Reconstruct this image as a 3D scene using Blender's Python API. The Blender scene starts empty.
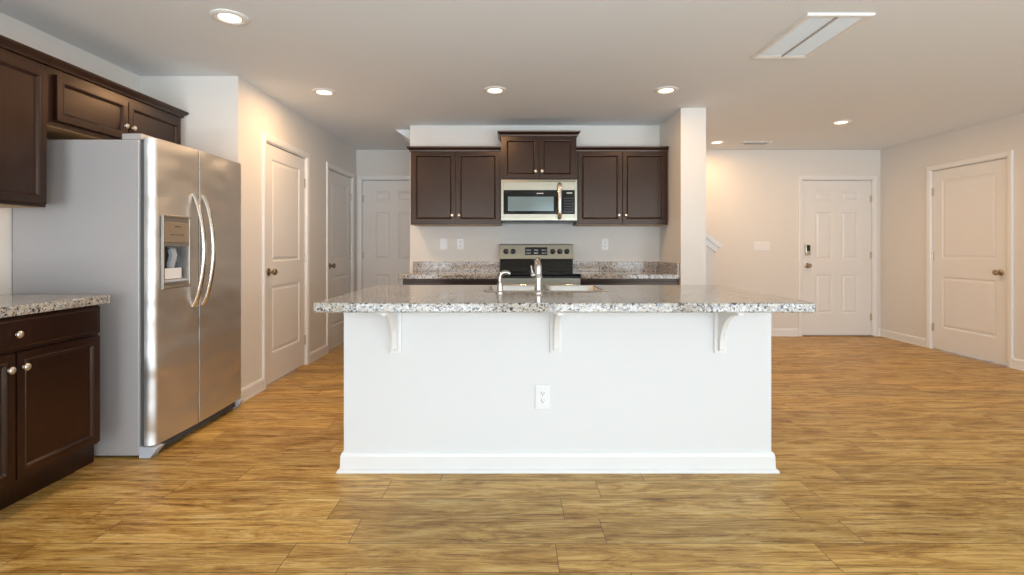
import bpy, bmesh, math, random
from mathutils import Vector, Matrix
random.seed(7)
PI = math.pi
C = bpy.context.scene.collection
S = bpy.context.scene

# ------------------------------------------------------------------ camera, world, lights, exposure
CAM_H = 1.168
cam_d = bpy.data.cameras.new('camera'); cam = bpy.data.objects.new('camera', cam_d); C.objects.link(cam)
cam.location = (0, 0, CAM_H); cam.rotation_euler = (PI/2, 0, 0)
cam_d.sensor_width = 36; cam_d.lens = 510/1024*36; cam_d.shift_y = -40.5/1024; cam_d.clip_start = .02
S.camera = cam
S.view_settings.view_transform = 'Standard'; S.view_settings.look = 'None'
S.view_settings.gamma = 1; S.view_settings.use_curve_mapping = False
S.view_settings.exposure = -0.1
W = bpy.data.worlds.new('sky'); S.world = W; W.use_nodes = True
W.node_tree.nodes['Background'].inputs[0].default_value = (.62, .8, 1, 1)
W.node_tree.nodes['Background'].inputs[1].default_value = 1.5
DAY = (.80, .91, 1.0); WARM = (1.0, .62, .32)
def area(name, loc, rot, sx, sy, power, col, shape='RECTANGLE', spread=PI):
    d = bpy.data.lights.new(name, 'AREA'); d.shape = shape; d.size = sx; d.size_y = sy
    d.energy = power; d.color = col; d.spread = spread
    o = bpy.data.objects.new(name, d); C.objects.link(o); o.location = loc; o.rotation_euler = rot
    return o
# room limits (X right, Y away from the camera)
XL, XR, YB, YF, ZC = -2.77, 4.83, -2.6, 6.685, 2.44
XP, YP = -2.04, 3.80                       # pantry block
YK, XW0, XW1, YW = 5.34, 1.545, 1.775, 4.667   # range wall, wing wall
WINDOWS = [(-2.4, -.2, .05, 2.0), (.55, 2.35, .05, 2.0), (2.65, 4.55, .05, 2.0)]   # daylight openings behind the camera
for (a, b, z0, z1) in WINDOWS:
    area('window_daylight', ((a+b)/2, YB-.16, (z0+z1)/2), (PI/2, 0, 0), b-a, z1-z0, 25*(b-a)*(z1-z0), DAY)
    area('ceiling_bounce_fill', ((a+b)/2, YB-1.15, -.05), (PI, 0, 0), b-a, 1.8, 310, (.84, .94, 1.0))   # added lamp standing in for ground bounce, brightens the ceiling
FILLWIN = (-2.2, -.2, .05, 2.2)     # opening added in the right wall for fill light, out of view
area('side_fill', (XR+.16, -1.2, 1.12), (PI/2, 0, PI/2), 2.0, 2.15, 130, DAY)  # added lamp that fills the room from the right

# ------------------------------------------------------------------ materials
def mat(name, col, rough=.5, metal=0., spec=.5, **kw):
    m = bpy.data.materials.new(name); m.use_nodes = True
    b = m.node_tree.nodes['Principled BSDF']
    b.inputs['Base Color'].default_value = (*col, 1); b.inputs['Roughness'].default_value = rough
    b.inputs['Metallic'].default_value = metal; b.inputs['Specular IOR Level'].default_value = spec
    for k, v in kw.items(): b.inputs[k.replace('_', ' ')].default_value = v
    return m
class N:
    def __init__(s, m): s.t = m.node_tree; s.b = s.t.nodes['Principled BSDF']
    def n(s, typ, **kw):
        x = s.t.nodes.new(typ)
        for k, v in kw.items():
            if hasattr(x, k): setattr(x, k, v)
            else: x.inputs[k.replace('_', ' ')].default_value = v
        return x
    def l(s, a, b): s.t.links.new(a, b)
    def coords(s, scale=(1, 1, 1)):
        g = s.n('ShaderNodeNewGeometry'); mp = s.n('ShaderNodeMapping'); s.l(g.outputs['Position'], mp.inputs[0])
        mp.inputs['Scale'].default_value = scale; return mp.outputs[0]
    def ramp(s, fac, stops):
        r = s.n('ShaderNodeValToRGB'); e = r.color_ramp.elements
        while len(e) < len(stops): e.new(.5)
        for i, (p, c) in enumerate(stops): e[i].position = p; e[i].color = (*c, 1) if len(c) == 3 else c
        s.l(fac, r.inputs[0]); return r.outputs[0]
    def mix(s, f, a, b, blend='MIX'):
        x = s.n('ShaderNodeMix', data_type='RGBA', blend_type=blend)
        for sock, v in ((x.inputs[0], f), (x.inputs[6], a), (x.inputs[7], b)):
            if hasattr(v, 'links'): s.l(v, sock)
            else: sock.default_value = v if not isinstance(v, tuple) else (*v, 1)
        return x.outputs[2]
    def bump(s, h, strength, dist=.01):
        b = s.n('ShaderNodeBump'); b.inputs['Strength'].default_value = strength; b.inputs['Distance'].default_value = dist
        s.l(h, b.inputs['Height']); s.l(b.outputs[0], s.b.inputs['Normal'])

def paint(name, col, rough):
    m = mat(name, col, rough, spec=.35); n = N(m)
    no = n.n('ShaderNodeTexNoise', Scale=180., Detail=2.); n.l(n.coords(), no.inputs['Vector']); n.bump(no.outputs[0], .08, .002)
    return m
M_wall = paint('wall_paint', (.80, .765, .715), .55)
M_ceil = paint('ceiling_paint', (.83, .865, .89), .7)
M_trim = mat('white_trim_paint', (.86, .85, .83), .3)
M_islandwall = paint('island_paint', (.80, .80, .79), .5)
M_door = mat('white_door_paint', (.84, .82, .79), .35)
M_plate = mat('white_plastic', (.88, .88, .88), .3)
M_slot = mat('dark_slot', (.05, .05, .055), .5)
M_black = mat('black_plastic', (.012, .012, .014), .35)
M_glass = mat('black_glass', (.008, .010, .012), .06)
M_nickel = mat('brushed_nickel', (.62, .56, .48), .28, 1.)
M_knob = mat('satin_nickel_knob', (.78, .74, .68), .3, 1.)
M_brass = mat('antique_nickel', (.42, .34, .24), .3, 1.)
M_chrome = mat('chrome', (.52, .50, .47), .2, 1.)
M_greycase = mat('grey_painted_steel', (.47, .44, .43), .38, .05)
M_gasket = mat('grey_gasket', (.10, .10, .105), .5)
M_greyplastic = mat('grey_plastic', (.55, .58, .62), .4)
M_carpet = mat('beige_carpet', (.45, .38, .30), .95)
M_shaft = mat('vent_dark', (.30, .31, .32), .6)
M_filter = mat('vent_filter', (.80, .90, .98), .6)
M_panelbeige = mat('dispenser_panel', (.46, .36, .25), .35, .6)
M_disp = mat('dispenser_frame_steel', (.36, .315, .265), .4, .7)
M_paper = mat('paper', (.85, .85, .86), .7)
M_keys = mat('key_print', (.16, .18, .22), .5)
M_display = mat('display_print', (.55, .57, .58), .5)

def stainless(name, col, rough, sc, wave=.0):
    m = mat(name, col, rough, 1.); n = N(m)
    no = n.n('ShaderNodeTexNoise', Scale=1., Detail=3.); n.l(n.coords(sc), no.inputs['Vector'])
    r = n.n('ShaderNodeMapRange'); n.l(no.outputs[0], r.inputs[0]); r.inputs[3].default_value = rough-.03; r.inputs[4].default_value = rough+.03
    n.l(r.outputs[0], n.b.inputs['Roughness'])
    wv = n.n('ShaderNodeTexNoise', Scale=1., Detail=1.); n.l(n.coords((2.5, 2.5, 5)), wv.inputs['Vector']); n.bump(wv.outputs[0], wave, .06)
    return m
M_steel = stainless('brushed_stainless', (.74, .725, .70), .48, (6, 6, 500), .6)
M_steel_f = stainless('brushed_stainless_front', (.33, .30, .235), .32, (6, 6, 500))
M_sink = stainless('sink_steel', (.68, .66, .63), .2, (60, 400, 60))

def wood(name, c1, c2, rough, vertical=True):
    m = mat(name, c1, rough, spec=.5); n = N(m); n.b.inputs['Specular Tint'].default_value = (1, .80, .66, 1)
    sc = (28, 28, 2.2) if vertical else (2.2, 2.2, 28)
    no = n.n('ShaderNodeTexNoise', Scale=1.6, Detail=6., Roughness=.6); n.l(n.coords(sc), no.inputs['Vector'])
    n2 = n.n('ShaderNodeTexNoise', Scale=3., Detail=2.); n.l(n.coords(), n2.inputs['Vector'])
    col = n.ramp(no.outputs[0], [(.3, c1), (.7, c2)])
    col = n.mix(n2.outputs[0], col, tuple(x*.75 for x in c1)); n.l(col, n.b.inputs['Base Color'])
    n.bump(no.outputs[0], .06, .002)
    return m
M_wood = wood('espresso_wood', (.014, .0048, .0032), (.038, .0125, .0075), .30)
M_woodin = wood('cabinet_underside_wood', (.50, .33, .17), (.60, .42, .24), .5)

def granite():
    m = mat('speckled_granite', (.5, .46, .42), .09, spec=.38); n = N(m)
    co = n.coords()
    v = n.n('ShaderNodeTexVoronoi', Scale=165.); n.l(co, v.inputs['Vector'])
    sep = n.n('ShaderNodeSeparateColor'); n.l(v.outputs['Color'], sep.inputs[0])
    c = n.ramp(sep.outputs[0], [(0, (.03, .03, .032)), (.10, (.06, .055, .055)), (.16, (.25, .18, .13)), (.34, (.42, .36, .29)),
                               (.5, (.37, .37, .37)), (.68, (.50, .465, .41)), (.84, (.58, .56, .53)), (1, (.62, .60, .58))])
    c.node.color_ramp.interpolation = 'CONSTANT'
    v2 = n.n('ShaderNodeTexVoronoi', Scale=80.); n.l(co, v2.inputs['Vector'])
    sep2 = n.n('ShaderNodeSeparateColor'); n.l(v2.outputs['Color'], sep2.inputs[0])
    c2 = n.ramp(sep2.outputs[1], [(0, (.05, .05, .052)), (.16, (.26, .26, .27)), (.32, (.48, .44, .38)), (.65, (.40, .335, .26)), (.85, (.56, .54, .51))])
    c2.node.color_ramp.interpolation = 'CONSTANT'
    no = n.n('ShaderNodeTexNoise', Scale=60., Detail=3.); n.l(co, no.inputs['Vector'])
    f = n.ramp(no.outputs[0], [(.47, (0, 0, 0)), (.55, (1, 1, 1))])
    n.l(n.mix(f, c, c2), n.b.inputs['Base Color'])
    return m
M_granite = granite()

def floor_mat():
    m = mat('oak_plank_vinyl', (.35, .2, .09), .34, spec=.30); n = N(m)
    g0 = n.n('ShaderNodeNewGeometry'); sp = n.n('ShaderNodeSeparateXYZ'); n.l(g0.outputs['Position'], sp.inputs[0])
    def M(op, a, b_=None):
        x = n.n('ShaderNodeMath', operation=op)
        for i, v in enumerate((a, b_)):
            if v is None: continue
            if hasattr(v, 'links'): n.l(v, x.inputs[i])
            else: x.inputs[i].default_value = v
        return x.outputs[0]
    PW, PL = .18, 1.02
    yy = M('DIVIDE', M('SUBTRACT', sp.outputs[1], .03), PW); row = M('FLOOR', yy); fy = M('FRACT', yy)
    wn = n.n('ShaderNodeTexWhiteNoise', noise_dimensions='1D'); n.l(row, wn.inputs['W'])
    xx = M('ADD', M('DIVIDE', sp.outputs[0], PL), M('MULTIPLY', wn.outputs['Value'], 7.)); colm = M('FLOOR', xx); fx = M('FRACT', xx)
    cv = n.n('ShaderNodeCombineXYZ'); n.l(colm, cv.inputs[0]); n.l(row, cv.inputs[1])
    rnd = n.n('ShaderNodeTexWhiteNoise', noise_dimensions='2D'); n.l(cv.outputs[0], rnd.inputs['Vector'])
    ex = M('MULTIPLY', M('MINIMUM', fx, M('SUBTRACT', 1., fx)), PL); ey = M('MULTIPLY', M('MINIMUM', fy, M('SUBTRACT', 1., fy)), PW)
    edge = M('LESS_THAN', M('MINIMUM', ex, ey), .0013)
    off = n.n('ShaderNodeVectorMath', operation='MULTIPLY_ADD')
    n.l(rnd.outputs['Color'], off.inputs[0]); off.inputs[1].default_value = (17, 9, 5); n.l(g0.outputs['Position'], off.inputs[2])
    def stretched(sc, scale, detail, rough, dist):
        mp = n.n('ShaderNodeMapping'); n.l(off.outputs[0], mp.inputs[0]); mp.inputs['Scale'].default_value = sc
        g = n.n('ShaderNodeTexNoise', Scale=scale, Detail=detail, Roughness=rough, Distortion=dist); n.l(mp.outputs[0], g.inputs['Vector']); return g
    g = stretched((1.2, 6, 1), 2.0, 8., .72, 1.2)        # broad figure
    g2 = stretched((4., 150, 1), 1.6, 3., .6, .2)        # pores
    g3 = stretched((1.3, 26, 1), 2.2, 9., .8, 1.0)       # dark ragged streaks
    col = n.ramp(g.outputs[0], [(.30, (.27, .130, .028)), (.43, (.50, .278, .066)), (.54, (.68, .430, .13)), (.68, (.80, .58, .24))])
    fine = n.ramp(g2.outputs[0], [(.34, (.50, .44, .38)), (.50, (1.0, 1.0, 1.0))])
    col = n.mix(.55, col, fine, 'MULTIPLY')
    streak = n.ramp(g3.outputs[0], [(.515, (1, 1, 1)), (.58, (.50, .39, .29)), (.68, (.22, .15, .10))])
    col = n.mix(.85, col, streak, 'MULTIPLY')
    tint = n.ramp(rnd.outputs['Value'], [(0, (.80, .80, .80)), (1, (1.06, 1.05, 1.02))])
    col = n.mix(1., col, tint, 'MULTIPLY')
    col = n.mix(edge, col, (.10, .06, .03))
    n.l(col, n.b.inputs['Base Color'])
    r = n.n('ShaderNodeMapRange'); n.l(g.outputs[0], r.inputs[0]); r.inputs[3].default_value = .46; r.inputs[4].default_value = .32
    n.l(r.outputs[0], n.b.inputs['Roughness'])
    n.bump(g2.outputs[0], .08, .002)
    return m
M_floor = floor_mat()
def emit(name, col, s):
    m = mat(name, col, .4); b = m.node_tree.nodes['Principled BSDF']
    b.inputs['Emission Color'].default_value = (*col, 1); b.inputs['Emission Strength'].default_value = s; return m
M_lens = emit('lit_lens', (1, .80, .50), 4.5)
def glass_mat():
    m = bpy.data.materials.new('window_glass'); m.use_nodes = True; t = m.node_tree; t.nodes.remove(t.nodes['Principled BSDF'])
    tr = t.nodes.new('ShaderNodeBsdfTransparent'); gl = t.nodes.new('ShaderNodeBsdfGlossy'); gl.inputs['Roughness'].default_value = .02
    fr = t.nodes.new('ShaderNodeFresnel'); fr.inputs[0].default_value = 1.45; mx = t.nodes.new('ShaderNodeMixShader')
    t.links.new(fr.outputs[0], mx.inputs[0]); t.links.new(tr.outputs[0], mx.inputs[1]); t.links.new(gl.outputs[0], mx.inputs[2])
    t.links.new(mx.outputs[0], t.nodes['Material Output'].inputs[0]); return m
M_pane = glass_mat()

# ------------------------------------------------------------------ geometry helpers
class Frame:
    """local (u, v, z) -> world: u along a front, v out of it, z up"""
    def __init__(s, o=(0, 0, 0), U=(1, 0, 0), F=(0, 1, 0)):
        s.o, s.U, s.F = Vector(o), Vector(U), Vector(F)
    def __call__(s, u, v, z): return s.o + s.U*u + s.F*v + Vector((0, 0, z))
WORLD = Frame()
def BM(): return bmesh.new()
def box(bm, u0, u1, v0, v1, z0, z1, f=WORLD, bev=0., seg=2):
    b = bmesh.new()
    vs = [b.verts.new(f(u, v, z)) for z in (z0, z1) for v in (v0, v1) for u in (u0, u1)]
    for q in ((0, 1, 3, 2), (4, 5, 7, 6), (0, 1, 5, 4), (2, 3, 7, 6), (0, 2, 6, 4), (1, 3, 7, 5)): b.faces.new([vs[i] for i in q])
    bmesh.ops.recalc_face_normals(b, faces=b.faces[:])
    if bev: bmesh.ops.bevel(b, geom=b.edges[:], offset=bev, segments=seg, affect='EDGES', profile=.5)
    join(bm, b)
def join(bm, b):
    me = bpy.data.meshes.new('t'); b.to_mesh(me); b.free(); bm.from_mesh(me); bpy.data.meshes.remove(me)
def prism(bm, pts, w0, w1, fn):
    """polygon pts (a, b) extruded from w0 to w1; fn(a, b, w) -> world"""
    A = [bm.verts.new(fn(a, b, w0)) for a, b in pts]; B = [bm.verts.new(fn(a, b, w1)) for a, b in pts]
    n = len(pts); bm.faces.new(A); bm.faces.new(B[::-1])
    for i in range(n): bm.faces.new((A[i], A[(i+1) % n], B[(i+1) % n], B[i]))
def lathe(bm, prof, origin, axis, seg=20):
    """prof: (radius, distance along axis)"""
    ax = Vector(axis).normalized(); o = Vector(origin)
    t = ax.orthogonal().normalized(); s = ax.cross(t); rings = []
    for r, h in prof:
        if r < 1e-6: rings.append([bm.verts.new(o+ax*h)])
        else: rings.append([bm.verts.new(o+ax*h+(t*math.cos(2*PI*k/seg)+s*math.sin(2*PI*k/seg))*r) for k in range(seg)])
    for a, b in zip(rings, rings[1:]):
        for k in range(seg):
            k2 = (k+1) % seg
            if len(a) == 1 and len(b) == 1: continue
            if len(a) == 1: bm.faces.new((a[0], b[k], b[k2]))
            elif len(b) == 1: bm.faces.new((a[k], a[k2], b[0]))
            else: bm.faces.new((a[k], a[k2], b[k2], b[k]))
    for r in (rings[0], rings[-1]):
        if len(r) > 2: bm.faces.new(r)
def tube(bm, pts, rad, seg=12, flat=1., up=None):
    pts = [Vector(p) for p in pts]; n = len(pts); rings = []; ref = Vector(up) if up else None
    for i, p in enumerate(pts):
        d = (pts[min(i+1, n-1)]-pts[max(i-1, 0)]).normalized()
        t = (ref - d*ref.dot(d)).normalized() if ref else d.orthogonal().normalized()
        if not up: ref = t
        s = d.cross(t); r = rad[i] if isinstance(rad, (list, tuple)) else rad
        rings.append([bm.verts.new(p+t*(r*flat*math.cos(2*PI*k/seg))+s*(r*math.sin(2*PI*k/seg))) for k in range(seg)])
    for a, b in zip(rings, rings[1:]):
        for k in range(seg): bm.faces.new((a[k], a[(k+1) % seg], b[(k+1) % seg], b[k]))
    bm.faces.new(rings[0]); bm.faces.new(rings[-1])
def sweep(bm, prof, path, fn, closed=False):
    """mitred sweep: prof (a, b): a = offset to the left of the path, b = out of its plane; fn(p, q, b) -> world"""
    P = [Vector((x, y)) for x, y in path]; n = len(P); rings = []
    for i in range(n):
        d1 = (P[i]-P[i-1]).normalized() if (i > 0 or closed) else None
        d2 = (P[(i+1) % n]-P[i]).normalized() if (i < n-1 or closed) else None
        n1 = Vector((-d1.y, d1.x)) if d1 else None; n2 = Vector((-d2.y, d2.x)) if d2 else None
        if n1 and n2: m = (n1+n2).normalized(); m = m/max(.2, m.dot(n1))
        else: m = n1 or n2
        rings.append([bm.verts.new(fn(P[i].x+m.x*a, P[i].y+m.y*a, b)) for a, b in prof])
    k = len(prof)
    for i in range(n if closed else n-1):
        a, b = rings[i], rings[(i+1) % n]
        for j in range(k): bm.faces.new((a[j], a[(j+1) % k], b[(j+1) % k], b[j]))
    if not closed: bm.faces.new(rings[0]); bm.faces.new(rings[-1][::-1])
def slab(bm, w, h, t, panels, loops, f):
    """door slab from (0,0) to (w,h): v=0 is the front, panels are (u0,u1,z0,z1) with mouldings loops=[(inset, v)]"""
    us = sorted({0, w, *[p[0] for p in panels], *[p[1] for p in panels]}); zs = sorted({0, h, *[p[2] for p in panels], *[p[3] for p in panels]})
    for i in range(len(us)-1):
        for j in range(len(zs)-1):
            uc, zc = (us[i]+us[i+1])/2, (zs[j]+zs[j+1])/2
            if any(p[0] < uc < p[1] and p[2] < zc < p[3] for p in panels): continue
            bm.faces.new([bm.verts.new(f(u, 0, z)) for u, z in ((us[i], zs[j]), (us[i+1], zs[j]), (us[i+1], zs[j+1]), (us[i], zs[j+1]))])
    for (a, b, c, d) in panels:
        prev = None
        for ins, v in [(0, 0)]+loops:
            ring = [bm.verts.new(f(u, v, z)) for u, z in ((a+ins, c+ins), (b-ins, c+ins), (b-ins, d-ins), (a+ins, d-ins))]
            if prev:
                for k in range(4): bm.faces.new((prev[k], prev[(k+1) % 4], ring[(k+1) % 4], ring[k]))
            prev = ring
        bm.faces.new(prev)
    F = [bm.verts.new(f(u, 0, z)) for u, z in ((0, 0), (w, 0), (w, h), (0, h))]; K = [bm.verts.new(f(u, -t, z)) for u, z in ((0, 0), (w, 0), (w, h), (0, h))]
    bm.faces.new(K[::-1])
    for k in range(4): bm.faces.new((F[k], F[(k+1) % 4], K[(k+1) % 4], K[k]))
    bmesh.ops.remove_doubles(bm, verts=bm.verts[:], dist=1e-5)
def rloc(o):
    v = Vector()
    while o: v += o.location; o = o.parent
    return v
def obj(name, bm, m, parent=None, smooth=False, loc=None, kind=None, label=None):
    """ONE mesh object; vertices are given in world space"""
    me = bpy.data.meshes.new(name); bmesh.ops.recalc_face_normals(bm, faces=bm.faces[:])
    o = bpy.data.objects.new(name, me); C.objects.link(o)
    if loc is not None: o.location = loc
    o.parent = parent; off = rloc(o)
    bmesh.ops.translate(bm, verts=bm.verts[:], vec=-off); bm.to_mesh(me); bm.free()
    me.materials.append(m)
    if smooth:
        me.shade_smooth()
        if smooth != 'all': me.set_sharp_from_angle(angle=math.radians(38))
    if kind: o['kind'] = kind
    if label: o['label'] = label
    return o
def tag(o, label, cat, group=None, kind=None):
    o['label'] = label; o['category'] = cat
    if group: o['group'] = group
    if kind: o['kind'] = kind
    return o
def thing(name, label, cat, loc, group=None):
    o = bpy.data.objects.new(name, None); C.objects.link(o); o.location = loc; o.empty_display_size = .1
    return tag(o, label, cat, group)
def struct(name, bm, m, label, cat, parent=None, smooth=False):
    return tag(obj(name, bm, m, parent, smooth), label, cat, kind='structure')
def wall(bm, a0, a1, t0, t1, z0, z1, along, openings=()):
    """wall running along 'x' or 'y' from a0 to a1, t0..t1 across, with openings (a, b, z, z')"""
    us = sorted({a0, a1, *[o[0] for o in openings], *[o[1] for o in openings]}); zs = sorted({z0, z1, *[o[2] for o in openings], *[o[3] for o in openings]})
    for i in range(len(us)-1):
        for j in range(len(zs)-1):
            uc, zc = (us[i]+us[i+1])/2, (zs[j]+zs[j+1])/2
            if any(o[0] < uc < o[1] and o[2] < zc < o[3] for o in openings): continue
            if along == 'x': box(bm, us[i], us[i+1], t0, t1, zs[j], zs[j+1])
            else: box(bm, t0, t1, us[i], us[i+1], zs[j], zs[j+1])

# ------------------------------------------------------------------ doors table: (frame at the wall face, slab width)
DOOR_H = 2.035
D1 = (4.23, 5.05); D2 = (5.665, 6.50); D3 = (-1.962, -1.15); D4 = (3.814, 4.718); D5 = (4.976, 5.869)
GAP = .018     # jamb thickness round a slab
def hole(a, b): return (a-GAP, b+GAP, 0, DOOR_H+.008+GAP)

# ------------------------------------------------------------------ shell
b = BM(); box(b, XL-.15, XR+.15, YB-.15, YF+.15, -.12, 0); struct('floor', b, M_floor, 'brown wood plank floor running through the whole room', 'floor')
b = BM(); box(b, XL-.15, XR+.15, YB-.15, YF+.15, ZC, ZC+.12); struct('ceiling', b, M_ceil, 'flat white ceiling with recessed lights', 'ceiling')
b = BM(); wall(b, YB, YP, XL-.12, XL, 0, ZC, 'y'); struct('wall_left', b, M_wall, 'left wall behind the dark cabinets and fridge', 'wall')
b = BM(); wall(b, XL-.12, XP, YP, YP+.12, 0, ZC, 'x'); wall(b, YP+.12, YF, XP-.12, XP, 0, ZC, 'y', [hole(*D1), hole(*D2)])
struct('wall_pantry', b, M_wall, 'white wall block right of the fridge with two panel doors', 'wall')
b = BM(); wall(b, XP-.12, XR+.12, YF, YF+.12, 0, ZC, 'x', [hole(*D3), hole(*D4)])
struct('wall_back', b, M_wall, 'far wall with the six panel entry door', 'wall')
b = BM(); wall(b, YB, YF, XR, XR+.12, 0, ZC, 'y', [hole(*D5), FILLWIN]); struct('wall_right', b, M_wall, 'right wall with a two panel door', 'wall')
b = BM(); wall(b, XL-.12, XR+.12, YB-.12, YB, 0, ZC, 'x', WINDOWS); struct('wall_behind', b, M_wall, 'wall with windows behind the camera', 'wall')
b = BM(); wall(b, -1.068, XW1, YK, YK+.12, 0, ZC, 'x'); struct('wall_range', b, M_wall, 'wall behind the range and its cabinets', 'wall')
b = BM(); wall(b, YW, YK, XW0, XW1, 0, ZC, 'y'); struct('wall_wing', b, M_wall, 'short wing wall ending right of the range cabinets', 'wall')
# stair behind the range wall: soffit over the hall, low wall with a sloping cap, steps
b = BM(); sx = -1.068-.2-.01
prism(b, [(-1.265, ZC), (.9, ZC), (.9, ZC-1.52)], YK+.19, YF-.02, lambda a, z, w: Vector((a, w, z)))
struct('ceiling_stair_soffit', b, M_ceil, 'sloping stair soffit dropping from the hall ceiling beside the range wall', 'ceiling')
KY0, KY1 = 5.44, 5.56
b = BM(); SL = .76; kz = lambda x: 1.255-(x-2.06)*SL
prism(b, [(1.775, 0), (2.155, 0), (2.155, kz(2.155)), (1.775, kz(1.775))], KY0, KY1, lambda a, z, w: Vector((a, w, z)))
struct('wall_stair', b, M_wall, 'low white stair wall beside the wing wall', 'wall')
b = BM()
prism(b, [(1.775, kz(1.775)+.01), (2.20, kz(2.20)+.01), (2.228, kz(2.2)+.03), (2.222, kz(2.2)+.05), (1.775, kz(1.775)+.062)], KY0-.04, KY1+.04, lambda a, z, w: Vector((a, w, z)))
prism(b, [(1.775, kz(1.775)-.06), (2.172, kz(2.172)-.06), (2.19, kz(2.19)+.012), (1.775, kz(1.775)+.012)], KY0-.018, KY1+.018, lambda a, z, w: Vector((a, w, z)))
struct('trim_1', b, M_trim, 'white sloping cap on the low stair wall', 'trim')
b = BM()
for k in range(6): box(b, 1.0, 2.12-.25*k, KY1+.01, YF-.04, .19*k, .19*(k+1)-.001, bev=.008)
struct('stairs', b, M_carpet, 'carpeted stair behind the low white stair wall', 'stairs')

# windows behind the camera
for i, (a, c, z0, z1) in enumerate(WINDOWS):
    b = BM(); sweep(b, [(0, -.09), (.05, -.09), (.05, 0), (0, 0)], [(a, z0), (c, z0), (c, z1), (a, z1)], lambda p, q, w: Vector((p, YB+w, q)), True)
    m_ = (a+c)/2; box(b, m_-.025, m_+.025, YB-.08, YB-.02, z0, z1)
    w_ = struct('window_%d' % (i+1), b, M_trim, ['wide window behind the camera on the left', 'tall patio window behind the camera in the middle', 'small window behind the camera on the right'][i], 'window')
    b = BM(); box(b, a+.04, c-.04, YB-.055, YB-.049, z0+.04, z1-.04); obj('pane', b, M_pane, w_)

b = BM(); sweep(b, [(0, .09), (.05, .09), (.05, 0), (0, 0)], [(FILLWIN[0], .05), (FILLWIN[1], .05), (FILLWIN[1], 2.2), (FILLWIN[0], 2.2)], lambda p, q, w: Vector((XR+w, p, q)), True)
box(b, XR+.02, XR+.08, -1.23, -1.17, .05, 2.2); w_ = struct('window_4', b, M_trim, 'glazed opening added for fill light in the right wall behind the camera', 'window')  # unseen glazed frame, made up to go with the side fill lamp
b = BM(); box(b, XR+.049, XR+.055, -2.16, -.24, .09, 2.16); obj('pane', b, M_pane, w_)
# ------------------------------------------------------------------ interior doors
TWO = lambda w: [(.115, w-.115, .235, .830), (.115, w-.115, 1.020, 1.915)]
def SIX(w):
    a, p = w*.18, w*.262; q = w-a-p
    return [(x, x+p, z0, z1) for x in (a, q) for z0, z1 in ((.272, .80), (.985, 1.62), (1.745, 1.895))]
LOOPS = [(.012, -.0015), (.020, -.009), (.030, -.009), (.048, -.003), (.052, -.0025)]
CASING = [(0, 0), (.006, .010), (.018, .0135), (.048, .017), (.056, .014), (.058, 0)]
def hall_door(n, f, w, panels, knob_u, hinge_u, label, keypad=False, kz=.957):
    """f: u along the door, v out of the wall into the room; u=0 at a slab edge"""
    REC = -.012
    g = lambda u, v, z: f(u, v+REC, z+.014)
    b = BM(); slab(b, w, DOOR_H-.014, .035, panels, LOOPS, g)
    d = struct('door_%d' % n, b, M_door, label, 'door')
    b = BM()   # jamb and casing
    H = DOOR_H+.006
    for (a0, a1) in ((-GAP, -.003), (w+.003, w+GAP)): box(b, a0, a1, -.118, .0, 0, H+GAP, f)
    box(b, -GAP, w+GAP, -.118, 0, H+.002, H+GAP, f)
    box(b, -.003, .010, -.075, REC-.038, 0, H, f); box(b, w-.010, w+.003, -.075, REC-.038, 0, H, f); box(b, 0, w, -.075, REC-.038, H-.012, H+.002, f)
    e = .006
    sweep(b, CASING, [(-e, 0), (-e, H+e), (w+e, H+e), (w+e, 0)], lambda p, q, t: f(p, t, q))
    obj('door_casing', b, M_trim, d)
    for z in (.25, 1.06, 1.80):
        b = BM(); s = 1 if hinge_u > w/2 else -1; hu = hinge_u + s*.003
        lathe(b, [(0, 0), (.0055, .001), (.0055, .089), (0, .09)], f(hu, REC+.007, z-.045), (0, 0, 1), 10)
        box(b, min(hu, hu-s*.022), max(hu, hu-s*.022), REC-.001, REC+.0025, z-.045, z+.045, f)
        obj('hinge', b, M_nickel, d, True)
    b = BM(); F = f.F
    lathe(b, [(0, 0), (.033, 0), (.033, .006), (.024, .012), (.012, .016), (.0115, .032), (.020, .038), (.028, .050), (.028, .060), (.020, .068), (0, .070)], f(knob_u, REC, kz), F, 24)
    obj('door_knob', b, M_brass, d, True)
    if keypad:
        b = BM(); box(b, knob_u-.033, knob_u+.033, REC, REC+.028, 1.06, 1.20, f, .010)
        k = obj('keypad_lock', b, M_nickel, d, True)
        b = BM(); box(b, knob_u-.022, knob_u+.022, REC+.026, REC+.031, 1.115, 1.19, f, .003); obj('keypad_screen', b, M_black, k)
        b = BM(); lathe(b, [(0, 0), (.010, 0), (.010, .006), (.006, .008), (0, .008)], f(knob_u, REC+.027, 1.085), F, 16); obj('key_cylinder', b, M_chrome, k, True)
    return d
fL = lambda y: Frame((XP, y, 0), (0, 1, 0), (1, 0, 0))
fB = lambda x: Frame((x, YF, 0), (1, 0, 0), (0, -1, 0))
w1 = D1[1]-D1[0]; hall_door(1, fL(D1[0]), w1, TWO(w1), .065, w1, 'white two panel door nearest the fridge')
w2 = D2[1]-D2[0]; hall_door(2, fL(D2[0]), w2, TWO(w2), .065, w2, 'white two panel door at the far end of the left hall wall')
w3 = D3[1]-D3[0]; hall_door(3, fB(D3[0]), w3, SIX(w3), w3-.065, 0, 'white six panel door at the end of the hall, partly behind the left cabinet')
w4 = D4[1]-D4[0]; hall_door(4, fB(D4[0]), w4, SIX(w4), .062, w4, 'white six panel entry door with keypad lock', True, .925)
w5 = D5[1]-D5[0]; hall_door(5, Frame((XR, D5[0], 0), (0, 1, 0), (-1, 0, 0)), w5, TWO(w5), .075, w5, 'white two panel door on the right wall', False, .915)
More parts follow.
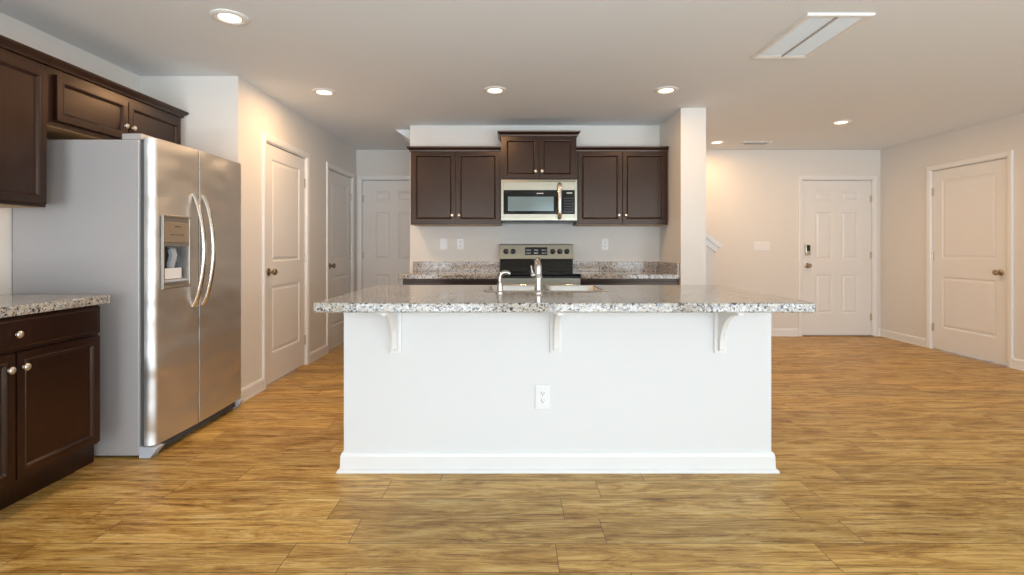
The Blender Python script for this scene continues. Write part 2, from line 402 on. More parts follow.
b = BM(); box(b, D4[0]-.01, D4[1]+.01, YF-.03, YF+.06, 0, .012, bev=.003); struct('trim_2', b, M_brass, 'threshold under the entry door', 'trim')

# ------------------------------------------------------------------ baseboards
BASE = [(0, 0), (.017, 0), (.017, .012), (.014, .016), (.014, .080), (.011, .092), (.006, .100), (0, .100)]
SHOE = BASE
def baseboard(name, paths, label):
    b = BM()
    for p in paths: sweep(b, BASE, p, lambda x, y, z: Vector((x, y, z)))
    return struct(name, b, M_trim, label, 'baseboard')
CW = .066
# path direction chosen so that the room lies to the left of it
baseboard('baseboard_left', [[(XP, D1[0]-CW), (XP, YP+.001)], [(XP, D2[0]-CW), (XP, D1[1]+CW)], [(XP, YF), (XP, D2[1]+CW)], [(XL, 1.7), (XL, YB)]], 'white baseboard along the left hall wall')
baseboard('baseboard_back', [[(D4[0]-CW, YF), (2.14, YF)], [(XR, YF), (D4[1]+CW, YF)]], 'white baseboard along the far wall by the entry door')
baseboard('baseboard_right', [[(XR, D5[1]+CW), (XR, YF)], [(XR, -.15), (XR, D5[0]-CW)]], 'white baseboard along the right wall')
baseboard('baseboard_wing', [[(XW1, KY0), (XW1, YW), (XW0, YW)], [(2.155, KY1), (2.155, KY0), (XW1+.018, KY0)]], 'white baseboard round the wing wall and the low stair wall')
baseboard('baseboard_behind', [[(XL, YB), (-2.46, YB)], [(4.61, YB), (XR, YB)]], 'white baseboard behind the camera')

# ------------------------------------------------------------------ cabinets
def knob(parent, pos, F, r=.0155):
    b = BM(); lathe(b, [(0, 0), (.008, 0), (.006, .004), (.0055, .008), (.010, .010), (r, .014), (r, .018), (r*.75, .022), (0, .024)], pos, F, 18)
    return obj('knob', b, M_knob, parent, True)
CLOOPS = [(.003, .002), (.007, .001), (.012, -.004), (.016, -.0095), (.018, -.0105)]
CROWN = [(0, 0), (.012, 0), (.014, .012), (.024, .022), (.036, .034), (.038, .045), (0, .045)]
def cab_door(root, f, u0, u1, z0, z1, d, kpos, name='door', frame=.034):
    w, h = u1-u0, z1-z0; g = lambda u, v, z: f(u0+u, d+.02+v, z0+z)
    b = BM(); slab(b, w, h, .019, [(frame, w-frame, frame, h-frame)] if h > .2 else [(.012, w-.012, .012, h-.012)], CLOOPS if h > .2 else [(.004, .002)], g)
    # eased outer edge
    o = obj(name, b, M_wood, root)
    mod = o.modifiers.new('edge', 'BEVEL'); mod.width = .003; mod.segments = 2; mod.limit_method = 'ANGLE'; mod.angle_limit = math.radians(60)
    if kpos: knob(o, f(kpos[0], d+.02, kpos[1]), f.F)
    return o
def cabinet(name, label, f, w, d, z0, z1, doors, drawers=(), crown=None, toe=0., group=None, ends=(True, True), under=False, cat='cabinet'):
    root = thing(name, label, cat, f(w/2, d/2, z0), group or 'dark wood '+name.replace('_', ' ')+'s')
    b = BM(); t = .018
    zb = z0+toe
    box(b, 0, w, 0, d, zb, z1, f)
    if toe: box(b, 0, w, 0, d-.12, z0, zb, f)
    obj('carcass', b, M_wood, root)
    if under:
        b = BM(); box(b, .02, w-.02, .02, d-.02, zb-.004, zb, f); obj('underside_panel', b, M_woodin, root, label='pale wood underside')
    for (u0, u1, a, c, kp) in doors: cab_door(root, f, u0, u1, a, c, d, kp)
    for (u0, u1, a, c, kp) in drawers: cab_door(root, f, u0, u1, a, c, d, kp, 'drawer')
    if crown:
        b = BM(); zt = crown
        pth = [(0, 0), (0, d), (w, d), (w, 0)]
        if not ends[0]: pth = pth[1:]
        if not ends[1]: pth = pth[:-1]
        sweep(b, CROWN, pth, lambda p, q, z: f(p, q, zt-.045+z))
        obj('crown_moulding', b, M_wood, root)
    return root
fLeft = Frame((XL+.001, 0, 0), (0, 1, 0), (1, 0, 0))
def fl(y): return Frame((XL+.001, y, 0), (0, 1, 0), (1, 0, 0))
# left run
UD = .305
bc = cabinet('base_cabinet', 'dark wood base cabinet at the left edge, nearest the camera', fl(1.735), .912, .62, 0, .872,
        [(.012, .452, .165, .712, (.452-.03, .645)), (.460, .900, .165, .712, (.460+.03, .645))], [(.012, .900, .725, .864, (.456, .792))], toe=.15)
cabinet('wall_cabinet', 'tall dark wall cabinet over the left granite counter', fl(1.755), .912, UD+.025, 1.375, 2.135,
        [(.012, .452, 1.39, 2.085, (.452-.03, 1.43)), (.460, .896, 1.39, 2.085, (.460+.03, 1.43))], crown=2.165, ends=(True, False), under=True)
cabinet('wall_cabinet', 'short dark wall cabinet above the refrigerator', fl(2.669), 1.085, UD+.025, 1.815, 2.135,
        [(.045, .545, 1.842, 2.085, (.545-.028, 1.925)), (.553, 1.055, 1.842, 2.085, (.553+.028, 1.925))], crown=2.165, ends=(False, True), under=True)
b = BM(); box(b, XL+.46, XL+.495, 1.74, 2.775, 0, .145); obj('toe_kick', b, M_wood, bc)
# range wall
def fk(x): return Frame((x, YK-.001, 0), (1, 0, 0), (0, -1, 0))
X0, X1, X2, X3 = -1.0, -.107, .634, 1.535
w = X1-X0; h = w/2
cabinet('wall_cabinet', 'two door dark wall cabinet left of the microwave', fk(X0), w-.001, UD, 1.388, 2.14,
        [(.018, h-.006, 1.408, 2.105, (h-.034, 1.478)), (h+.006, w-.018, 1.408, 2.105, (h+.034, 1.478))], crown=2.156, ends=(True, False), under=True)
w = X2-X1; h = w/2
cabinet('wall_cabinet', 'raised short dark wall cabinet right above the microwave', fk(X1), w, UD+.012, 1.824, 2.285,
        [(.020, h-.006, 1.846, 2.25, (h-.032, 1.91)), (h+.006, w-.020, 1.846, 2.25, (h+.032, 1.91))], crown=2.305)
w = X3-X2; h = w/2
cabinet('wall_cabinet', 'two door dark wall cabinet right of the microwave', fk(X2+.001), w-.001, UD, 1.388, 2.14,
        [(.018, h-.006, 1.408, 2.105, (h-.034, 1.478)), (h+.006, w-.018, 1.408, 2.105, (h+.034, 1.478))], crown=2.156, ends=(False, False), under=True)
RX0, RX1 = -.127, .629
for (a, c, lab) in ((-1.015, RX0-.004, 'dark base cabinet under the counter left of the range'), (RX1+.004, XW0-.004, 'dark base cabinet under the counter right of the range')):
    w = c-a; h = w/2
    cabinet('base_cabinet', lab, fk(a), w, .60, 0, .872, [(.012, h-.004, .125, .70, (h-.04, .655)), (h+.004, w-.012, .125, .70, (h+.04, .655))], [(.012, w-.012, .715, .862, (h, .788))], toe=.10)

# ------------------------------------------------------------------ granite tops
CT0, CT1 = .873, .917
def top(name, label, boxes, splash, loc, cat='countertop'):
    r = thing(name, label, cat, loc, 'granite countertops')
    b = BM()
    for q in boxes: box(b, *q, bev=.006)
    obj('slab', b, M_granite, r)
    for q in splash:
        b = BM(); box(b, *q, bev=.003); obj('backsplash', b, M_granite, r)
    return r
top('countertop', 'granite countertop on the left base cabinet beside the refrigerator', [(XL+.002, -2.112, 1.74, 2.685, CT0, CT1)], [(XL+.002, XL+.022, 1.74, 2.685, CT1, CT1+.10)], (-2.43, 2.2, CT0))
YC = 4.69
top('countertop', 'granite countertop left of the range with backsplash', [(-1.035, RX0-.003, YC, YK-.002, CT0, CT1)], [(-1.035, RX0-.003, YK-.022, YK-.002, CT1, CT1+.10)], (-.58, 5.0, CT0))
top('countertop', 'granite countertop between the range and the wing wall', [(RX1+.003, XW0-.002, YC, YK-.002, CT0, CT1)],
    [(RX1+.003, XW0-.002, YK-.022, YK-.002, CT1, CT1+.10), (XW0-.022, XW0-.002, YC+.01, YK-.024, CT1, CT1+.10)], (1.09, 5.0, CT0))

# ------------------------------------------------------------------ island
IX0, IX1, IY = -.877, 1.352, 2.66
isl = thing('kitchen_island', 'white kitchen island with corbels under its granite top', 'island', ((IX0+IX1)/2, 3.0, 0))
b = BM(); box(b, IX0, IX1, IY, IY+.11, 0, CT0-.001); box(b, IX0, IX0+.02, IY+.11, 3.33, 0, CT0-.001); box(b, IX1-.02, IX1, IY+.11, 3.33, 0, CT0-.001)
obj('body', b, M_islandwall, isl)
b = BM(); sweep(b, [(0, 0), (.030, 0), (.029, .008), (.024, .015), (.016, .018), (.014, .080), (.011, .092), (.006, .100), (0, .100)], [(IX0, 3.33), (IX0, IY), (IX1, IY), (IX1, 3.33)][::-1], lambda x, y, z: Vector((x, y, z))); obj('baseboard_trim', b, M_trim, isl)
fI = Frame((IX0+.021, IY+.112, 0), (1, 0, 0), (0, 1, 0)); wI = IX1-IX0-.042
b = BM(); SKX0, SKX1, SKY0, SKY1 = -.165, .555, 2.85, 3.30
u0s, u1s = SKX0-.03-fI.o.x, SKX1+.03-fI.o.x
box(b, 0, u0s, 0, .56, .10, CT0-.001, fI); box(b, u1s, wI, 0, .56, .10, CT0-.001, fI); box(b, u0s, u1s, 0, .56, .10, .66, fI); box(b, u0s, u1s, .545, .56, .66, CT0-.001, fI)
box(b, 0, wI, 0, .49, 0, .10, fI); obj('cabinet_box', b, M_wood, isl)
nd = 5
for k in range(nd):
    a = wI*k/nd+.006; c = wI*(k+1)/nd-.006
    o = cab_door(isl, fI, a, c, .125, .70, .56, (c-.04, .655), 'cabinet_door'); o = cab_door(isl, fI, a, c, .715, .862, .56, ((a+c)/2, .788), 'drawer')
for cx in (-.605, .228, 1.082):
    b = BM(); zt = CT0-.002
    g = Frame((cx, IY, zt), (1, 0, 0), (0, -1, 0)); hw = .031
    box(b, -hw, hw, 0, .014, -.255, 0, g, .003); box(b, -hw, hw, 0, .27, -.016, 0, g, .003)
    pts = [(0.01, -.24), (.030, -.24), (.036, -.225)]
    for k in range(11):
        t = k/10*PI/2; pts.append((.036+.20*(1-math.cos(t)), -.215+.185*math.sin(t)))
    pts += [(.252, -.026), (.252, -.008), (.01, -.008)]
    prism(b, pts, -.012, .012, lambda p, q, w_: g(w_, p, q))
    obj('corbel', b, M_trim, isl)
# counter with sink cut-out
def rrect(x0, x1, y0, y1, r, seg=6):
    out = []
    for cx, cy, a0 in ((x1-r, y0+r, -PI/2), (x1-r, y1-r, 0), (x0+r, y1-r, PI/2), (x0+r, y0+r, PI)):
        for k in range(seg+1):
            a = a0+PI/2*k/seg; out.append((cx+r*math.cos(a), cy+r*math.sin(a)))
    return out
ct = thing('countertop', 'long speckled granite island countertop with sink cut out', 'countertop', (.23, 2.83, CT0))
b = BM()
outer = rrect(-.895, 1.368, 2.287, 3.377, .014, 4); inner = rrect(SKX0+.012, SKX1-.012, SKY0+.012, SKY1-.012, .07)
def ring_faces(b, outer, inner, z, ):
    vs, es = [], []
    for loop in (outer, inner):
        v = [b.verts.new((x, y, z)) for x, y in loop]; vs.append(v)
        es += [b.edges.new((v[i], v[(i+1) % len(v)])) for i in range(len(v))]
    bmesh.ops.triangle_fill(b, use_beauty=True, edges=es, normal=(0, 0, 1))
    return vs
def inset(loop, d, cx, cy): return [(x+(d if x < cx else -d), y+(d if y < cy else -d)) for x, y in loop]
e = .006
to = ring_faces(b, inset(outer, e, .23, 2.83), inner, CT1); bo = ring_faces(b, inset(outer, e, .23, 2.83), inner, CT0)
m1 = [b.verts.new((x, y, CT1-e)) for x, y in outer]; m0 = [b.verts.new((x, y, CT0+e)) for x, y in outer]
q1 = [b.verts.new((x, y, CT1-e*.29)) for x, y in inset(outer, e*.29, .23, 2.83)]; q0 = [b.verts.new((x, y, CT0+e*.29)) for x, y in inset(outer, e*.29, .23, 2.83)]
for A, B in ((to[0], q1), (q1, m1), (m1, m0), (m0, q0), (q0, bo[0]), (to[1], bo[1])):
    for i in range(len(A)): b.faces.new((A[i], A[(i+1) % len(A)], B[(i+1) % len(A)], B[i]))
obj('slab', b, M_granite, ct)
# sink
sk = thing('kitchen_sink', 'stainless double bowl sink set into the island counter', 'sink', ((SKX0+SKX1)/2, (SKY0+SKY1)/2, CT1))
def bowl(b, x0, x1, y0, y1, z1, z0, r=.05):
    rings = []
    for ins, z in ((0, z1), (.004, z1-.006), (.008, z0+.04), (.02, z0+.012), (.045, z0)):
        rings.append([b.verts.new((x, y, z)) for x, y in rrect(x0+ins, x1-ins, y0+ins, y1-ins, max(r-ins*.4, .02))])
    for A, B in zip(rings, rings[1:]):
        for i in range(len(A)): b.faces.new((A[i], A[(i+1) % len(A)], B[(i+1) % len(A)], B[i]))
    b.faces.new(rings[-1])
xm = (SKX0+SKX1)/2
b = BM(); bowls = ((SKX0+.03, xm-.014), (xm+.014, SKX1-.03))
es = []
for lp, z in [(rrect(SKX0+.006, SKX1-.006, SKY0+.006, SKY1-.006, .07), CT1+.005)]+[(rrect(a, c, SKY0+.03, SKY1-.03, .05), CT1+.005) for a, c in bowls]:
    v = [b.verts.new((x, y, z)) for x, y in lp]; es += [b.edges.new((v[i], v[(i+1) % len(v)])) for i in range(len(v))]
bmesh.ops.triangle_fill(b, use_beauty=True, edges=es, normal=(0, 0, 1))
A = [b.verts.new((x, y, CT1+.005)) for x, y in rrect(SKX0+.006, SKX1-.006, SKY0+.006, SKY1-.006, .07)]; B = [b.verts.new((x, y, CT1+.0005)) for x, y in rrect(SKX0, SKX1, SKY0, SKY1, .076)]
for i in range(len(A)): b.faces.new((A[i], A[(i+1) % len(A)], B[(i+1) % len(A)], B[i]))
obj('rim', b, M_sink, sk, True)
for a, c in bowls:
    b = BM(); bowl(b, a, c, SKY0+.03, SKY1-.03, CT1+.005, CT1-.19); o = obj('bowl', b, M_sink, sk, True)
    b = BM(); lathe(b, [(0, 0), (.04, 0), (.043, .003), (.03, .004), (0, .001)], ((a+c)/2, (SKY0+SKY1)/2, CT1-.1895), (0, 0, 1), 20); obj('drain', b, M_chrome, o, True)
# faucet, seen from behind
FX, FY = .143, 2.785
fc = thing('faucet', 'chrome single lever faucet standing behind the island sink', 'faucet', (FX, FY, CT1))
b = BM(); lathe(b, [(0, 0), (.030, 0), (.030, .005), (.024, .012), (.020, .016), (.0200, .075), (.0235, .078), (.0235, .088), (.0205, .092), (.0195, .115), (.0195, .142), (.0165, .156), (0, .160)], (FX, FY, CT1), (0, 0, 1), 24)
obj('body', b, M_chrome, fc, True)
b = BM(); tube(b, [(FX, FY+.004, CT1+.135), (FX, FY+.03, CT1+.165), (FX, FY+.07, CT1+.18), (FX, FY+.13, CT1+.178), (FX, FY+.18, CT1+.155), (FX, FY+.195, CT1+.125)], [.015, .0145, .014, .014, .0145, .016], 14)
obj('spout', b, M_chrome, fc, True)
b = BM(); lathe(b, [(0, 0), (.012, 0), (.012, .02), (.008, .026), (0, .027)], (FX-.015, FY, CT1+.098), (-1, 0, 0), 14)
tube(b, [(FX-.030, FY, CT1+.100), (FX-.036, FY-.004, CT1+.125), (FX-.040, FY-.008, CT1+.150)], [.006, .005, .0045], 10); obj('lever_handle', b, M_chrome, fc, True)
SXp = -.066
sp = thing('soap_dispenser', 'chrome soap dispenser with bent nozzle left of the faucet', 'soap dispenser', (SXp, FY, CT1))
b = BM(); lathe(b, [(0, 0), (.024, 0), (.024, .006), (.017, .012), (.015, .05), (.014, .055), (0, .056)], (SXp, FY, CT1), (0, 0, 1), 20); obj('base', b, M_chrome, sp, True)
b = BM(); tube(b, [(SXp, FY, CT1+.054), (SXp, FY, CT1+.085), (SXp+.006, FY, CT1+.102), (SXp+.02, FY, CT1+.112), (SXp+.04, FY, CT1+.112), (SXp+.056, FY, CT1+.104)], [.011, .012, .0125, .0125, .012, .010], 12); obj('nozzle', b, M_chrome, sp, True)

# ------------------------------------------------------------------ refrigerator
FY0, FY1 = 2.82, 3.745; FXB, FXC, FXD = XL+.006, -2.062, -1.972; FZ0, FZ1 = .065, 1.775
fr = thing('refrigerator', 'stainless side by side refrigerator with grey sides', 'refrigerator', ((FXB+FXD)/2, (FY0+FY1)/2, 0))
b = BM(); box(b, FXB, FXC, FY0, FY1, .012, FZ1-.012, bev=.006)
for yy in (FY0+.05, FY1-.05): box(b, FXB+.05, FXB+.10, yy-.02, yy+.02, 0, .032)
obj('case', b, M_greycase, fr)
b = BM(); box(b, FXC, FXC+.022, FY0+.012, FY1-.012, .07, FZ1-.02); obj('gasket', b, M_gasket, fr)
for yy in (FY0, FY1-.10):
    b = BM(); box(b, FXC-.10, FXC+.012, yy+.004, yy+.10, FZ1-.012, FZ1+.022, bev=.005); obj('hinge_cover', b, M_greycase, fr)
YS = 3.205; XG = FXC+.026
def fdoor(y0, y1, r0, r1):
    """plan outline: gently bowed front, corner radii r0 (near) and r1 (far)"""
    b = BM(); n = 10; bow = lambda y: FXD-.010+.014*math.sin(PI*(y-FY0)/(FY1-FY0))
    pts = [(XG, y0)]
    for k in range(n+1): a = PI/2*k/n; pts.append((bow(y0+r0)-r0*1.3*(1-math.sin(a)), y0+r0*(1-math.cos(a))))
    for k in range(1, 10): y = y0+r0+(y1-y0-r0-r1)*k/10; pts.append((bow(y), y))
    for k in range(n+1): a = PI/2*(1-k/n); pts.append((bow(y1-r1)-r1*1.3*(1-math.sin(a)), y1-r1*(1-math.cos(a))))
    pts.append((XG, y1))
    prism(b, pts, FZ0, FZ1, lambda x, y, z: Vector((x, y, z)))
    return b
b = fdoor(FY0+.002, YS-.004, .035, .003)
# dispenser recess cut through a boolean
frz = obj('freezer_door', b, M_steel, fr, True)
b = fdoor(YS+.004, FY1-.002, .003, .02); fd = obj('fresh_food_door', b, M_steel, fr, True)
b = BM(); box(b, XG, FXD+.002, YS-.006, YS+.006, FZ0+.004, FZ1-.004); obj('door_gap_shade', b, M_gasket, fr)  # dark strip standing in for the shade between the two doors
def handle(parent, y):
    b = BM(); pts = []; z0, z1 = .80, 1.495; n = 18; rr = []
    for k in range(n+1):
        t = k/n; off = .008+.066*math.sin(PI*t)**.75
        pts.append((FXD+off-.004, y, z0+(z1-z0)*t)); rr.append(.0115)
    tube(b, pts, rr, 14, flat=1.55, up=(0, 1, 0))
    return obj('handle', b, M_nickel_bright, parent, True)
M_nickel_bright = mat('polished_handle_steel', (.80, .76, .70), .2, 1.)
handle(frz, YS-.050); handle(fd, YS+.048)
# dispenser
DY0, DY1, DZ0, DZ1 = 2.868, 3.118, .928, 1.352
cut = BM(); box(cut, FXD-.060, FXD+.03, DY0+.018, DY1-.018, DZ0+.035, 1.175)
cme = bpy.data.meshes.new('c'); cut.to_mesh(cme); cut.free()
co_ = bpy.data.objects.new('recess_cut', cme); C.objects.link(co_)
co_.location = (0, 0, 0); off = rloc(frz)
md = frz.modifiers.new('recess', 'BOOLEAN'); md.operation = 'DIFFERENCE'; md.object = co_; md.solver = 'EXACT'
dg = bpy.context.evaluated_depsgraph_get(); dg.update(); new = bpy.data.meshes.new_from_object(frz.evaluated_get(dg))
frz.modifiers.clear(); frz.data = new; bpy.data.objects.remove(co_); new.set_sharp_from_angle(angle=math.radians(38))
fD = Frame((FXD-.003, DY0, 0), (0, 1, 0), (1, 0, 0)); wD = DY1-DY0
b = BM(); sweep(b, [(0, 0), (0, .010), (.004, .014), (.012, .014), (.016, .008), (.016, 0)], [(0, DZ0), (wD, DZ0), (wD, DZ1), (0, DZ1)], lambda p, q, t: fD(p, t, q), True)
box(b, .014, wD-.014, -.002, .010, DZ0+.012, DZ0+.036, fD); box(b, .014, wD-.014, -.002, .010, 1.172, 1.192, fD); box(b, .014, wD-.014, -.002, .010, 1.312, DZ1-.012, fD)
obj('dispenser_frame', b, M_disp, frz)
b = BM(); box(b, .016, wD-.016, -.002, .013, 1.193, 1.311, fD, .004); dp = obj('dispenser_panel', b, M_panelbeige, frz)
b = BM(); 
b.free()
for k in range(5): b = BM(); box(b, .065+.026*k, .077+.026*k, .012, .0145, 1.236, 1.242, fD); obj('panel_marking', b, M_black, dp)
b = BM(); box(b, .10, .15, .012, .0145, 1.284, 1.289, fD); obj('badge', b, M_black, dp)
b = BM(); g = fD
box(b, .018, wD-.018, -.0565, -.053, DZ0+.036, 1.174, fD); obj('recess_back', b, mat('dispenser_recess', (.07, .075, .085), .15, .6), frz)
for uu in (.075, .15):
    b = BM(); prism(b, [(-.055, 1.15), (-.030, 1.16), (-.020, 1.12), (-.040, 1.04), (-.055, 1.04)], uu-.022, uu+.022, lambda p, q, t: fD(t, p, q)); obj('dispenser_paddle', b, M_black if uu < .1 else M_greyplastic, frz)
b = BM(); box(b, .026, wD-.055, -.012, -.010, .983, 1.045, fD); obj('paper_label', b, M_paper, frz, label='white paper label in the dispenser')
b = BM(); box(b, .020, wD-.020, -.054, -.002, DZ0+.036, DZ0+.050, fD, .003); obj('drip_tray', b, M_greyplastic, frz)
b = BM(); box(b, FXC, FXC+.06, FY0+.06, FY1-.06, .012, .058, bev=.004); 
for k in range(3): box(b, FXC+.055, FXC+.068, FY0+.07, FY1-.07, .018+.013*k, .024+.013*k)
obj('kick_grille', b, M_gasket, fr)
for yy, s in ((FY0, 1), (FY1, -1)):
    b = BM(); prism(b, [(FXC, .0), (FXC+.06, .0), (FXC+.105, .058), (FXC, .062)], yy, yy+s*.055, lambda x, z, y: Vector((x, y, z))); obj('foot_cover', b, M_greyplastic, fr)

# ------------------------------------------------------------------ microwave
fM = Frame((X1+.002, YK-.003, 0), (1, 0, 0), (0, -1, 0)); mw = X2-X1-.004; MZ0, MZ1, MD = 1.422, 1.822, .385
mv = thing('microwave', 'stainless over the range microwave hung under the short cabinet', 'microwave', fM(mw/2, MD/2, MZ0))
b = BM(); box(b, 0, mw, 0, MD-.03, MZ0, MZ1, fM, .003); obj('case', b, M_black, mv)
b = BM(); sweep(b, [(0, 0), (0, .03), (.022, .032), (.026, .026), (.026, 0)], [(0, MZ0+.006), (mw, MZ0+.006), (mw, MZ1), (0, MZ1)], lambda p, q, t: fM(p, MD-.03+t, q), True)
box(b, .02, mw-.02, MD-.03, MD, MZ1-.100, MZ1-.02, fM); box(b, .02, mw-.02, MD-.03, MD, MZ0+.02, MZ0+.065, fM); obj('front_frame', b, M_steel_f, mv)
b = BM(); box(b, .027, .575, MD-.028, MD+.004, MZ0+.066, MZ1-.101, fM, .004); dr = obj('door', b, M_glass, mv)
M_mwwin = mat('microwave_window', (.20, .26, .27), .14, .6)
b = BM(); box(b, .065, .510, MD+.003, MD+.0055, MZ0+.095, MZ1-.165, fM, .001); obj('door_window', b, M_mwwin, dr, label='grey glass window')
b = BM(); box(b, .345, .41, MD+.003, MD+.0055, MZ1-.138, MZ1-.130, fM); obj('badge', b, M_display, dr)
b = BM(); box(b, .578, mw-.027, MD-.028, MD+.003, MZ0+.066, MZ1-.101, fM, .003); cp = obj('control_panel', b, M_glass, mv)
b = BM()
for i in range(4):
    for j in range(6): b = BM(); box(b, .615+.024*i, .627+.024*i, MD+.0025, MD+.0042, MZ0+.085+.026*j, MZ0+.092+.026*j, fM); obj('button', b, M_keys, cp)
b = BM(); box(b, .635, .69, MD+.0025, MD+.0042, MZ1-.135, MZ1-.125, fM); obj('clock_display', b, M_display, cp)
b = BM(); pts = [(0, .0), (.028, .012), (.042, .05), (.045, .17), (.042, .29), (.028, .328), (0, .34)]
tube(b, [fM(.566, MD+p, MZ0+.022+q) for p, q in pts], .0125, 12, flat=1.5, up=(1, 0, 0)); obj('handle', b, M_nickel_bright, dr, True)
b = BM(); box(b, .03, mw-.03, .05, MD-.05, MZ0-.012, MZ0+.001, fM); obj('bottom_grille', b, M_black, mv)

# ------------------------------------------------------------------ range
fR = Frame((RX0, YK-.03, 0), (1, 0, 0), (0, -1, 0)); rw = RX1-RX0; RD = .64
rg = thing('range', 'stainless electric range with black glass cooktop', 'range', fR(rw/2, RD/2, 0))
b = BM(); box(b, 0, rw, 0, RD-.03, .09, .905, fR, .003); box(b, .03, rw-.03, .05, RD-.09, 0, .09, fR); obj('body', b, M_black, rg)
b = BM(); box(b, 0, rw, .06, RD+.012, .9, .922, fR, .006); ck = obj('cooktop', b, M_glass, rg)
M_burner = mat('burner_ring', (.06, .06, .065), .25)
for (u, v, r) in ((.19, .22, .085), (.565, .22, .105), (.19, .47, .105), (.565, .47, .085)):
    b = BM(); lathe(b, [(r-.006, 0), (r-.006, .0006), (r, .0006), (r, 0)], fR(u, v, .9222), (0, 0, 1), 40); obj('burner_ring', b, M_burner, ck)
# backguard: black lower part, tilted stainless console
b = BM(); prism(b, [(0, .905), (.075, .905), (.06, 1.05), (0, 1.05)], .004, rw-.004, lambda v, z, u: fR(u, v, z)); obj('backguard', b, M_glass, rg)
b = BM(); prism(b, [(-.004, 1.04), (.085, 1.04), (.088, 1.048), (.060, 1.188), (.050, 1.196), (-.004, 1.196)], 0, rw, lambda v, z, u: fR(u, v, z)); con = obj('console', b, M_steel_f, rg)
nrm = (fR.F*.14+Vector((0, 0, .028))).normalized()
def on(u, z, o=0): return fR(u, .088-(z-1.048)/.14*.028, z)+nrm*o
b = BM(); box(b, .262, .490, -.001, .004, 1.085, 1.165, lambda u, v, z: on(u, z, v), .002); dis = obj('display', b, M_glass, con)
b = BM()
for i in range(3):
    for j in range(2):
        for k in range(3 if i != 1 else 1): b = BM(); box(b, .275+.078*i+.017*k, .287+.078*i+.017*k+(.03 if i == 1 else 0), .0035, .0048, 1.100+.03*j, 1.110+.03*j, lambda u, v, z: on(u, z, v)); obj('button', b, M_display, dis)
for u in (.065, .138, .545, .618, .690):
    b = BM(); lathe(b, [(0, 0), (.027, 0), (.027, .006), (.021, .010), (.018, .030), (.014, .033), (0, .033)], on(u, 1.122), nrm, 20)
    q = on(u, 1.122, .03); box(b, -.003, .003, -.016, .016, 0, .006, lambda a, c, d: q+Vector((a, 0, 0))+Vector((0, 0, c))+nrm*d); obj('control_knob', b, M_black, con, True)
b = BM(); box(b, 0, rw, RD-.03, RD, .26, .885, fR, .006); od = obj('oven_door', b, M_steel_f, rg)
b = BM(); box(b, .12, rw-.12, RD-.001, RD+.003, .40, .72, fR, .002); obj('oven_window', b, M_glass, od)
b = BM(); tube(b, [fR(u, RD+p, .82) for u, p in ((.05, 0), (.055, .035), (.08, .048), (rw/2, .052), (rw-.08, .048), (rw-.055, .035), (rw-.05, 0))], .012, 12, up=(0, 0, 1)); obj('oven_handle', b, M_nickel_bright, od, True)
b = BM(); box(b, 0, rw, RD-.03, RD-.002, .095, .25, fR, .005); obj('storage_drawer', b, M_steel_f, rg)

# ------------------------------------------------------------------ outlets and switches
def outlet(label, f, z, w=.072, h=.117, kind='duplex', gangs=1, group=None):
    nm = 'wall_outlet' if kind != 'switch' else 'light_switch'
    r = thing(nm, label, 'outlet' if kind != 'switch' else 'light switch', f(0, 0, z), group or ('white wall outlets' if kind != 'switch' else None))
    b = BM(); box(b, -w/2, w/2, .0005, .007, z-h/2, z+h/2, f, .003); obj('cover_plate', b, M_plate, r)
    for g in range(gangs):
        cu = (g-(gangs-1)/2)*.046
        if kind == 'switch' or kind == 'rocker':
            b = BM(); prism(b, [(.006, z-.032), (.010, z-.032), (.0085, z), (.012, z+.032), (.006, z+.032)], cu-.0165, cu+.0165, lambda p, q, t: f(t, p, q)); obj('rocker', b, M_plate, r)
        else:
            for dz in (-.0195, .0195):
                b = BM(); lathe(b, [(0, .006), (.0165, .006), (.0165, .0088), (.0155, .0094), (0, .0094)], f(cu, 0, z+dz), f.F, 24); s = obj('socket', b, M_plate, r)
                b = BM(); box(b, cu-.008, cu-.0055, .0092, .0098, z+dz-.002, z+dz+.008, f); box(b, cu+.0055, cu+.008, .0092, .0098, z+dz-.001, z+dz+.007, f)
                lathe(b, [(0, .0092), (.003, .0092), (.003, .0098), (0, .0098)], f(cu, 0, z+dz-.007), f.F, 10); obj('slot', b, M_slot, s)
            b = BM(); lathe(b, [(0, .0068), (.003, .0068), (.0025, .0082), (0, .0085)], f(cu, 0, z), f.F, 10); obj('screw', b, M_knob, r, True)
    return r
outlet('white outlet low on the island front', Frame((.160, IY, 0), (1, 0, 0), (0, -1, 0)), .388, .080, .128)
fW = lambda x: Frame((x, YK, 0), (1, 0, 0), (0, -1, 0))
outlet('white plate on the range wall, leftmost of three', fW(-.715), 1.20, kind='rocker')
outlet('white outlet on the range wall just left of the range', fW(-.540), 1.20)
outlet('white outlet on the range wall right of the range', fW(.975), 1.195)
outlet('white four switch plate on the far wall left of the entry door', fB(3.275), 1.178, .215, .117, 'switch', 4)

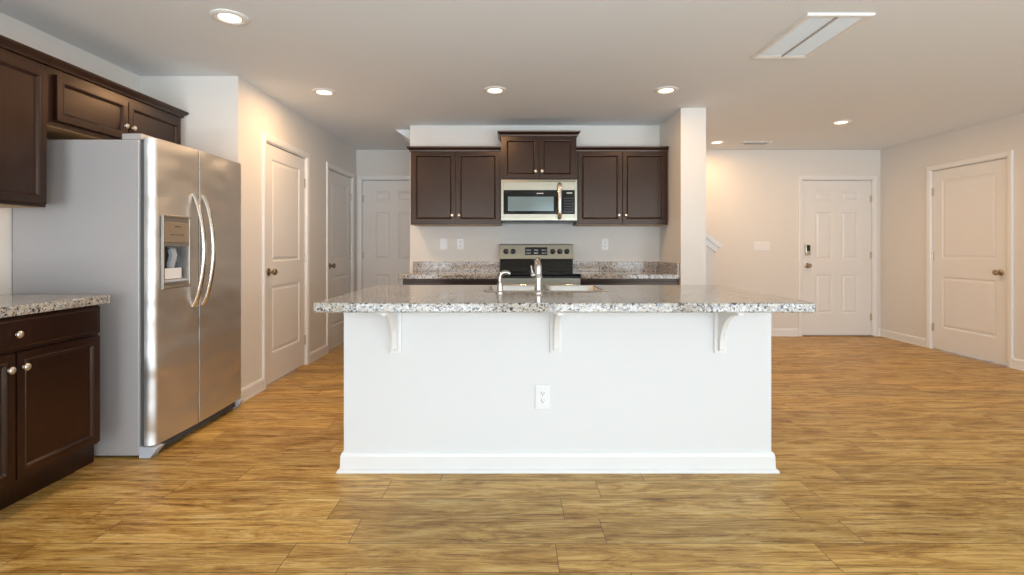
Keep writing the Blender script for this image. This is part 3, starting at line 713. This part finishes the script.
# ------------------------------------------------------------------ ceiling lights and vents
LP = [(-1.56, 2.82, 'recessed ceiling light nearest the camera, above the refrigerator side', 1), (-1.54, 4.18, 'recessed ceiling light by the pantry door, left of the row of three', 1),
      (-.138, 4.13, 'recessed ceiling light in front of the range cabinets, middle of the row', 1), (1.248, 4.13, 'recessed ceiling light in front of the wing wall', 1),
      (3.35, 5.19, 'recessed ceiling light in front of the entry door', 1), (2.485, 6.18, 'recessed ceiling light far back beside the wing wall, over the stair foot', 1)]
LAMP_W = [10.5, 11, 10, 7.5, 14, 9]
for (x, y, lab, _), pw in zip(LP, LAMP_W):
    r = thing('recessed_light', lab, 'ceiling light', (x, y, ZC), 'recessed ceiling lights')
    b = BM(); lathe(b, [(.066, 0), (.096, 0), (.096, .004), (.088, .009), (.070, .010), (.066, .006)], (x, y, ZC), (0, 0, -1), 40); obj('trim_ring', b, M_trim, r, True)
    b = BM(); lathe(b, [(0, .002), (.067, .002), (.067, .005), (.04, .008), (0, .009)], (x, y, ZC), (0, 0, -1), 32); obj('lens', b, M_lens, r, True)
    L = area('downlight', (0, 0, -.014), (0, 0, 0), .13, .13, pw, WARM, 'DISK'); L.parent = r
rv = thing('return_air_vent', 'large rectangular ceiling vent with two pale filter panels', 'vent', (1.79, 3.085, ZC))
vx0, vx1, vy0, vy1 = 1.605, 1.975, 2.77, 3.41
b = BM(); sweep(b, [(0, 0), (0, .010), (.008, .015), (.026, .011), (.036, .008), (.036, 0)], [(vx0, vy0), (vx1, vy0), (vx1, vy1), (vx0, vy1)], lambda x, y, t: Vector((x, y, ZC-t)), True); obj('frame', b, M_trim, rv)
xm = (vx0+vx1)/2
b = BM(); box(b, xm-.006, xm+.006, vy0+.03, vy1-.03, ZC-.012, ZC); obj('divider', b, M_greycase, rv)
for a, c in ((vx0+.036, xm-.006), (xm+.006, vx1-.036)):
    b = BM(); n = 40
    for k in range(n):
        y = vy0+.038+(vy1-vy0-.076)*k/n; prism(b, [(y, -.003), (y+.010, -.006), (y+.013, -.006), (y+.003, -.003)], a, c, lambda p, q, t: Vector((t, p, ZC+q)))
    box(b, a, c, vy0+.036, vy1-.036, ZC-.003, ZC-.001); obj('louver_panel', b, M_filter, rv)
sv = thing('supply_vent', 'small ceiling register near the far wall beyond the wing wall', 'vent', (2.97, 6.235, ZC))
b = BM(); sweep(b, [(0, 0), (0, .008), (.022, .008), (.022, 0)], [(2.80, 6.15), (3.14, 6.15), (3.14, 6.32), (2.80, 6.32)], lambda x, y, t: Vector((x, y, ZC-t)), True); obj('frame', b, M_trim, sv)
b = BM(); box(b, 2.82, 3.12, 6.17, 6.30, ZC-.002, ZC-.0005); obj('duct_opening', b, M_slot, sv)
b = BM()
for k in range(6): prism(b, [(6.175+.021*k, -.008), (6.180+.021*k, -.003), (6.183+.021*k, -.003), (6.178+.021*k, -.008)], 2.82, 3.12, lambda p, q, t: Vector((t, p, ZC+q)))
obj('louvers', b, M_trim, sv)
